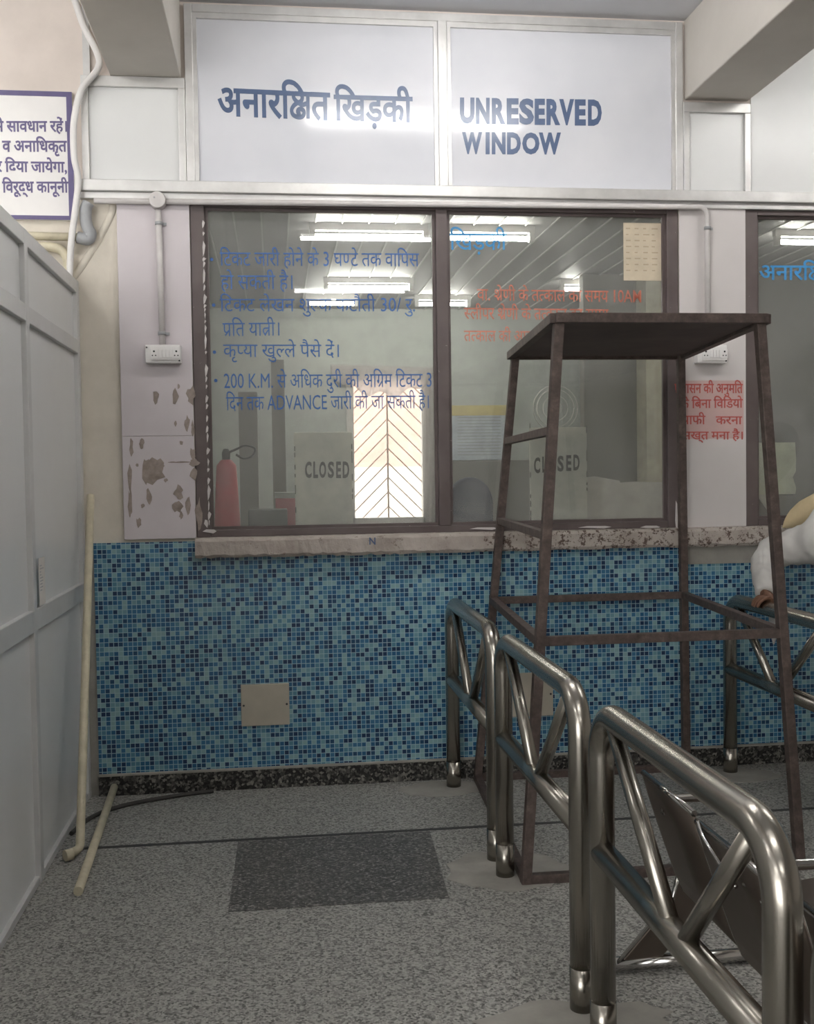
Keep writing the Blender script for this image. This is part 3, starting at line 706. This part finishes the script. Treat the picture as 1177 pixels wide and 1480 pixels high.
cu.add(vs, [(i*6+k, (i+1)*6+k, (i+1)*6+k+1, i*6+k+1) for i in range(nx) for k in range(5)], True)
ct = tag(cu.build('curtain', M['sheer']), 'sheer whitish curtain gathered over the chevron grille window in the office', 'curtain')
so = ct.modifiers.new('thick', 'SOLIDIFY'); so.thickness = .002
cu = MB(); vs = []; a_, b_ = P(612, 540, yy), P(640, 756, yy)
for i in range(13):
    for k in range(10):
        u, v = i/12, k/9; vs.append((a_.x+(b_.x-a_.x)*u, yy+.015*math.sin(u*17+v), a_.z+(b_.z-a_.z)*v))
cu.add(vs, [(i*10+k, (i+1)*10+k, (i+1)*10+k+1, i*10+k+1) for i in range(12) for k in range(9)], True)
so = cu.build('side_drop', M['sheer'], ct).modifiers.new('thick', 'SOLIDIFY'); so.thickness = .002
struct(box(-30, 30, 6, 60, -.15, -.1).build('ground_yard', M['out_ground'])); struct(box(-30, 30, 14, 14.3, -.1, 4).build('wall_yard', M['out_wall'])); struct(box(-30, 30, 6, 6.2, -.1, P(560, 675, 6).z).build('wall_yard_bright_filler', M['out_ground']))  # low pale wall is added, standing in for brightly lit ground behind the grille
struct(box(OX0, OX1, .125, .9, 1.06, 1.10).build('trim_6', M['counter']))
for (x0, x1, z0, z1, yy, mt) in ((345, 372, 1.1, 2.0, 2.6, 'off_grey'), (393, 412, 1.1, 2.2, 2.4, 'off_grey')):
    a, b = P(x0, 600, yy).x, P(x1, 600, yy).x; struct(box(a, b, yy, yy+.2, 0, z1).build('column', M[mt]))
a, b = P(935, 600, 2.2).x, P(966, 600, 2.2).x; struct(box(a, b, 2.2, 2.5, 0, OZ).build('column', M['off_cream']))
a, b = P(852, 600, 3.2).x, P(935, 600, 3.2).x; struct(box(a, b, 3.2, 3.3, 0, OZ).build('partition', M['off_grey']))
struct(box(P(985, 600, .6).x, OX1-.02, 2.4, 2.5, 0, OZ).build('partition', M['off_grey']))
def tube_light(x, y, z, L, mat, label, cat='tube light', group=None, r=.016):
    e = empty('tube_light', (x, y, z), label, cat, group)
    box(x-L/2-.03, x+L/2+.03, y-.02, y+.02, z+.03, z+.07).build('batten', M['white_plastic'], e)
    MB().tube([(x-L/2, y, z), (x+L/2, y, z)], r, 14).build('tube', M[mat], e)
    for s in (-1, 1): MB().box(x+s*(L/2+.012)-.014, x+s*(L/2+.012)+.014, y-.02, y+.02, z-.02, z+.03).build('end_cap', M['white_plastic'], e)
for (x0, x1, y, lab) in ((455, 612, 338, 'glowing tube light nearest the glass in the left pane'), (650, 765, 341, 'glowing tube light crossing behind the sky blue heading in the right pane')):
    a, b = P(x0, y, 1.0), P(x1, y, 1.0); tube_light((a.x+b.x)/2, 1.0, OZ-.07, b.x-a.x, 'office_tube', lab, group='office tube lights', r=.014)
for (x0, x1, y, yy, lab) in ((474, 592, 412, 2.6, 'glowing tube light between the first and third painted lines'), (815, 900, 404, 2.6, 'glowing tube light left of the beige paper in the right pane'),
                        (448, 512, 436, 3.3, 'far glowing tube light behind the third painted line'), (605, 675, 436, 3.3, 'far glowing tube light crossing the window mullion')):
    a, b = P(x0, y, yy), P(x1, y, yy); tube_light((a.x+b.x)/2, yy, OZ-.07, b.x-a.x, 'office_tube', lab, group='office tube lights', r=.014)
tube_light(P(1200, 350, 1.0).x, 1.0, OZ-.07, .62, 'office_tube', 'glowing tube light behind the second window', group='office tube lights', r=.014)

def closed_sign(x0, y0, x1, y1, line, label, wear):
    a, b = P(x0, y0, .05), P(x1, y1, .05)
    o = tag(box(a.x, b.x, .042, .052, b.z, a.z).build('closed_sign', M['ply'], bevel=.002), label, 'sign')
    spelled('lettering', line[0], line[1], line[2], M['dark_ink'] if not wear else M['worn_ink'], .042, o, .035, line[3])
    ed = MB(); rnd = random.Random(int(x0))
    for i in range(16): z = b.z+(a.z-b.z)*rnd.random(); x = rnd.choice((a.x, b.x-.004)); ed.box(x, x+.004, .0408, .042, z, z+.01+.02*rnd.random())
    ed.build('edge_chips', M['dark_ink'], o)
M['worn_ink'] = inkglass('worn_dark_paint', (84, 80, 72), .62)
closed_sign(425, 625, 511, 763, ([('C', 441, 450.5), ('L', 453, 460), ('O', 461.5, 471.5), ('S', 474, 483), ('E', 486, 493), ('D', 495.5, 505)], 691, 24, 0), 'upright beige board reading CLOSED in the left pane', False)
closed_sign(765, 618, 849, 755, ([('C', 772, 781), ('L', 784, 790), ('O', 794, 803), ('S', 806, 815), ('E', 818.5, 826), ('D', 829, 838)], 684, 23, -.07), 'worn beige CLOSED board in the right pane behind the rusty stand leg', True)
a, b = P(901, 322, .03), P(961, 406, .03)
pp = tag(box(a.x, b.x, .0265, .0285, b.z, a.z).build('paper_notice', M['paper']), 'beige paper notice stuck in the top right corner of the glass', 'notice')
ln = MB(); rnd = random.Random(9)
for i in range(8):
    for j in range(4):
        x = a.x+.012+j*.042; z = a.z-.03-i*.028; ln.box(x, x+.012+.02*rnd.random(), .0262, .0265, z, z+.006)
ln.build('faint_writing', M['faint'], pp)
# on and behind the counter
c = P(329, 760, .62); z0 = 1.10
fe = tag(MB().lathe((c.x, .62, 0), [(.055, z0), (.068, z0+.01), (.066, z0+.08), (.052, z0+.34), (.05, z0+.375), (.03, z0+.40), (.022, z0+.405)], 24).build('fire_extinguisher', M['red_tin']), 'faded red tapering fire extinguisher behind the left pane', 'fire extinguisher')
MB().lathe((c.x, .62, 0), [(.02, z0+.40), (.022, z0+.44), (.012, z0+.46)], 14).build('valve', M['black'], fe)
MB().tube(bez([(c.x+.01, .62, z0+.44), (c.x+.06, .60, z0+.46), (c.x+.10, .60, z0+.475), (c.x+.145, .60, z0+.46), (c.x+.135, .60, z0+.425), (c.x+.09, .60, z0+.41), (c.x+.05, .60, z0+.43)], 8), .006, 10).build('hose', M['black'], fe)
a, b = P(359, 737, .5), P(416, 762, .5); tag(box(a.x, b.x, .5, .66, 1.10, a.z).build('metal_box', M['green_tin'], bevel=.004), 'dark green low box on the counter beside the left CLOSED board', 'box')
a, b = P(398, 712, .75), P(432, 762, .75); bx = tag(box(a.x, b.x, .75, .92, 1.10, a.z-.03).build('carton', M['pink_tin'], bevel=.004), 'pink carton on the counter tucked behind the left CLOSED board', 'box')
box(a.x-.004, b.x+.004, .746, .924, a.z-.03, a.z).build('lid', M['off_wall'], bx)
# chair back
a, b = P(648, 690, 1.6), P(714, 765, 1.6); ch = empty('office_chair', ((a.x+b.x)/2, 1.75, 0), 'dark slate office chair behind the counter at the window mullion', 'chair')
cx = (a.x+b.x)/2; hw = (b.x-a.x)/2; prof = [(cx+hw*math.cos(t)*(1 if abs(math.cos(t)) < .9 else 1), 1.6, (a.z-.16)+.16*math.sin(t)) for t in [math.pi*i/16 for i in range(17)]]
prof += [(cx-hw*1.0, 1.6, .72), (cx+hw*1.0, 1.6, .72)]
MB().prism(prof, (0, .09, 0)).build('backrest', M['chair_blue'], ch, bevel=.02)
box(cx-.24, cx+.24, 1.3, 1.62, .46, .54).build('seat', M['chair_blue'], ch, bevel=.02)
MB().lathe((cx, 1.46, 0), [(.03, .08), (.03, .46)], 14).build('column', M['black'], ch)
for i in range(5):
    t = 2*math.pi*i/5; MB().bar((cx, 1.46, .07), (cx+.27*math.cos(t), 1.46+.27*math.sin(t), .05), .035).build('leg', M['black'], ch)
# wall notice inside
a, b = P(651, 586, 3.97), P(735, 664, 3.97); nt = tag(box(a.x, b.x, 3.975, 3.998, b.z, a.z).build('wall_notice', M['notice']), 'pale blue printed timetable sheet with yellow header on the office wall', 'notice')
box(a.x, b.x, 3.972, 3.975, a.z-.085, a.z).build('header', M['notice_head'], nt)
ln = MB()
for i in range(13): ln.box(a.x+.06, b.x-.06, 3.973, 3.975, b.z+.04+i*.026, b.z+.046+i*.026)
ln.build('print_lines', M['pvc_grey'], nt)
a, b = P(640, 660, 3.9), P(760, 664, 3.9); tag(box(a.x, b.x+.1, 3.5, 3.95, 1.0, a.z-.04).build('steel_cabinet', M['off_grey'], bevel=.006), 'grey low cabinet under the timetable sheet in the office', 'cabinet')
# papers leaning on the counter at right
for (x0, y0, x1, yy, lab, tl) in ((846, 690, 898, .42, 'white paper sheet on the counter touching the right CLOSED board', .02), (896, 698, 960, .46, 'white paper sheet on the counter at the right window jamb', 0)):
    a = P(x0, y0, yy); b = P(x1, y0, yy)
    o = tag(MB().prism([(a.x, yy-.06, 1.10), (b.x, yy-.06, 1.10), (b.x, yy+.02, a.z-tl), (a.x+.3*(b.x-a.x), yy+.02, a.z+.005), (a.x, yy+.02, a.z)], (0, .012, 0)).build('paper_stack', M['white_paper']), lab, 'paper')
c = P(803, 590, 3.4)
fn = empty('table_fan', c, 'round pale fan grille standing deep in the office above the right CLOSED board', 'fan')
for r in (.05, .1, .15, .18): MB().tube([c+Vector((r*math.cos(t), 0, r*math.sin(t))) for t in [2*math.pi*i/28 for i in range(29)]], .004, 6).build('grille_ring', M['white_paper'], fn)
MB().tube([c, c+Vector((0, 0, -.6)), c+Vector((0, 0, -(c.z)))], .018, 10).build('pole', M['white_paper'], fn)
MB().lathe(c, [(.04, -.02), (.045, .06)], 14, 'y').build('hub', M['white_paper'], fn)
# behind window 2
a, b = P(1086, 640, .06), P(1149, 714, .06)
rnd = random.Random(5); right = [Vector((b.x+(rnd.random()-.5)*.02, .06, a.z+(b.z-a.z)*i/9)) for i in range(10)]
tag(MB().prism([Vector((a.x-.01, .06, b.z)), Vector((a.x-.01, .06, a.z))]+right, (0, .003, 0)).build('paper_notice', M['green_paper']), 'pale green paper sheet with torn edge stuck inside the second window', 'notice')
a, b = P(1088, 716, .25), P(1148, 752, .25); tag(box(a.x, b.x, .25, .4, 1.10, a.z).build('ledger_box', M['off_grey'], bevel=.005), 'grey box on the counter under the pale green sheet', 'box')
a = P(1098, 712, .2); tag(MB().prism([(a.x-.02, .2, a.z), (a.x+.1, .2, a.z), (a.x+.06, .17, a.z-.08), (a.x+.045, .17, a.z-.11)], (0, .006, 0)).build('paper_slip', M['white_paper']), 'white paper slip hanging in front of the grey counter box', 'paper')

# ------------------------------------------------------------------ person at the second window
def skin_obj(name, chains, mat, parent, sub=2):
    vs, es, rs = [], [], []; idx = {}
    for ch_ in chains:
        prev = None
        for (p, r) in ch_:
            key = tuple(round(c_, 4) for c_ in p)
            if key not in idx: idx[key] = len(vs); vs.append(p); rs.append(r)
            if prev is not None and prev != idx[key]: es.append((prev, idx[key]))
            prev = idx[key]
    me = bpy.data.meshes.new(name); me.from_pydata(vs, es, []); o = bpy.data.objects.new(name, me); C.objects.link(o)
    s_ = o.modifiers.new('skin', 'SKIN'); s_.use_smooth_shade = True
    if not me.skin_vertices: 
        bm = bmesh.new(); bm.from_mesh(me); bm.verts.layers.skin.verify(); bm.to_mesh(me); bm.free()
    for i, r in enumerate(rs):
        sv = me.skin_vertices[0].data[i]; sv.radius = r if isinstance(r, tuple) else (r, r); sv.use_root = (i == 0)
    o.modifiers.new('sub', 'SUBSURF').levels = sub; o.modifiers['sub'].render_levels = sub
    me.materials.append(mat)
    if parent: o.parent = parent; o.matrix_parent_inverse = Matrix.Translation(-parent.location)
    return o
BX = 2.48
pe = empty('person', (BX, -.70, 0), 'person in white kurta and beige shawl resting a hand on the railing at right', 'person')
pel, sp1, chs, nck, hd0 = (BX+.06, -.70, .90), (BX+.04, -.62, 1.02), (BX+.01, -.47, 1.13), (BX+.05, -.36, 1.33), (BX+.08, -.32, 1.40)
HX, HY = BX+.10, -.27
sL, eL, wL = (BX-.13, -.40, 1.085), (2.228, -.225, 1.03), (2.125, -.45, .875)
sR, eR, wR = (BX+.20, -.42, 1.20), (BX+.32, -.27, 1.12), (BX+.27, -.12, 1.175)
hipL, kL, aL, tL = (BX-.03, -.72, .86), (BX-.04, -.66, .47), (BX-.04, -.74, .08), (BX-.04, -.56, .03)
hipR, kR, aR, tR = (BX+.15, -.72, .86), (BX+.16, -.64, .47), (BX+.16, -.72, .08), (BX+.16, -.54, .03)
hand_c, hand_r = (2.125, -.475, .858), (BX+.26, -.08, 1.158)
body = [[(pel, .13), (sp1, .13), (chs, .14), (nck, .055), (hd0, .06), ((HX, HY+.005, 1.47), .085), ((HX, HY, 1.55), .088), ((HX, HY-.005, 1.60), .06)],
        [(chs, .14), (sL, .06), (eL, .042), (wL, .027), (hand_c, .026)], [(chs, .14), (sR, .06), (eR, .042), (wR, .027), (hand_r, .026)],
        [(pel, .13), (hipL, .09), (kL, .058), (aL, .038), (tL, .032)], [(pel, .13), (hipR, .09), (kR, .058), (aR, .038), (tR, .032)]]
for i, (dy, ln_) in enumerate(((-.032, .9), (-.011, 1.0), (.011, .95), (.031, .78))):      # fingers curl over the rail top
    y = hand_c[1]+dy
    body.append([(hand_c, .026), ((2.107, y, .862), .0095), ((2.10-.018*ln_, y-.004, .858), .009), ((2.10-.040*ln_, y-.004, .84), .008), ((2.10-.047*ln_, y-.002, .82), .007)])
body.append([(hand_c, .026), ((2.138, -.507, .846), .011), ((2.142, -.52, .83), .0095), ((2.140, -.525, .812), .008)])
hx, hy, hz = hand_r
for dx, ln_ in ((-.03, .9), (-.01, 1), (.01, .95), (.03, .8)):
    body.append([(hand_r, .026), ((hx+dx, hy+.025, hz+.002), .0095), ((hx+dx, hy+.045*ln_, hz), .009), ((hx+dx, hy+.062*ln_, hz-.003), .008)])
body.append([(hand_r, .026), ((hx-.045, hy+.0, hz), .011), ((hx-.055, hy+.02, hz-.002), .0095)])
bo = skin_obj('body', body, M['skin'], pe)
ku = skin_obj('kurta', [[((BX+.04, -.72, .60), (.23, .18)), ((BX+.05, -.73, .9), (.21, .17)), (sp1, (.19, .16)), (chs, (.185, .16)), ((BX+.05, -.38, 1.25), .09)],
    [(chs, (.185, .16)), (sL, .09), ((2.29, -.315, 1.057), .085), ((2.232, -.235, 1.03), .082), ((2.185, -.315, .965), .066), ((2.158, -.37, .935), .055), ((2.15, -.39, .92), .061), ((2.14, -.415, .90), .05), ((2.134, -.435, .884), .053), ((2.128, -.448, .866), .048)],
    [(chs, (.185, .16)), (sR, .09), (eR, .066), ((BX+.28, -.14, 1.168), .045)]], M['kurta'], pe, 3)
tx = bpy.data.textures.new('folds', 'CLOUDS'); tx.noise_scale = .07; tx.noise_depth = 1
dp = ku.modifiers.new('folds', 'DISPLACE'); dp.texture = tx; dp.strength = .034; dp.mid_level = .5
skin_obj('trousers', [[((BX+.06, -.70, .8), .14), ((BX-.03, -.72, .78), .10), (kL, .085), ((BX-.04, -.73, .12), .07)], [((BX+.06, -.70, .8), .14), ((BX+.15, -.72, .78), .10), (kR, .085), ((BX+.16, -.71, .12), .07)]], M['trouser'], pe)
pts_ = bez([P(1130, 763, -.13), P(1150, 750, -.16), P(1178, 736, -.22), P(1215, 722, -.30), (BX+.05, -.46, 1.32), (BX+.22, -.54, 1.20)], 5)
sh = MB().tube(pts_, [.006+.08*math.sin(math.pi*.5*min(1, i/17))-(0 if i < 18 else .006*(i-17)) for i in range(len(pts_))], 18, flat=(1, .75)).build('shawl', M['shawl'], pe)
dp = sh.modifiers.new('folds', 'DISPLACE'); dp.texture = tx; dp.strength = .02
MB().tube(bez([(BX-.05, -.60, 1.20), (BX-.14, -.64, 1.06), (BX-.165, -.65, .93), (BX-.17, -.65, .78), (BX-.165, -.64, .70)], 5), [.05]*21, 16, flat=(.9, .35)).build('shawl_end', M['shawl'], sh)
for s_ in (-.028, .028): MB().lathe((HX+s_, HY+.078, 1.535), [(.002, -.011), (.010, -.004), (.010, .004), (.002, .011)], 12, 'y').build('eye', M['eye_white'], bo)
MB().prism([(HX-.01, HY+.08, 1.52), (HX+.01, HY+.08, 1.52), (HX+.003, HY+.08, 1.545), (HX-.003, HY+.08, 1.545)], (0, .028, -.006)).build('nose', M['skin'], bo, bevel=.004)
MB().tube([(HX-.022, HY+.08, 1.488), (HX, HY+.086, 1.485), (HX+.022, HY+.08, 1.488)], .005, 8).build('lips', M['leather'], bo)
for s_ in (-1, 1): MB().lathe((HX+s_*.088, HY-.015, 1.53), [(.006, -.008), (.03, -.004), (.03, .004), (.006, .008)], 14, 'x').build('ear', M['skin'], bo)
hr = MB(); pr = [(.098*math.cos(t), .115*math.sin(t)) for t in [math.pi/2*i/8 for i in range(9)]]
hr.lathe((HX, HY-.015, 1.545), [(max(r, .003), h) for r, h in pr], 24).build('hair', M['hair'], pe)
for (x, y) in ((BX-.04, -.62), (BX+.16, -.60)): MB().tube(bez([(x, y-.13, .035), (x, y, .04), (x, y+.10, .03), (x, y+.15, .025)], 4), [.045]*8+[.05, .048, .044, .038, .03], 14, flat=(.75, 1)).build('sandal', M['leather'], pe)
a = P(1121, 912, -.5)
tag(MB().prism([(2.135, -.53, .79), (2.135, -.45, .79), (2.137, -.46, .71), (2.14, -.485, .655), (2.138, -.52, .70)], (.006, 0, 0)).build('handkerchief', M['kurta']), 'white cloth corner hanging below the hand on the right railing', 'cloth')

# ------------------------------------------------------------------ hall tube lights on the ceiling
HT = [(.82, -1.22), (-2.0, -1.22), (3.2, -1.22), (.85, -4.2), (-2.0, -4.2), (.85, -6.8), (-2.0, -6.8)]
for i, (x, y) in enumerate(HT):
    tube_light(x, y, CEIL-.10, 1.2, 'tube', 'ceiling tube light of the waiting hall', group='hall ceiling tube lights')
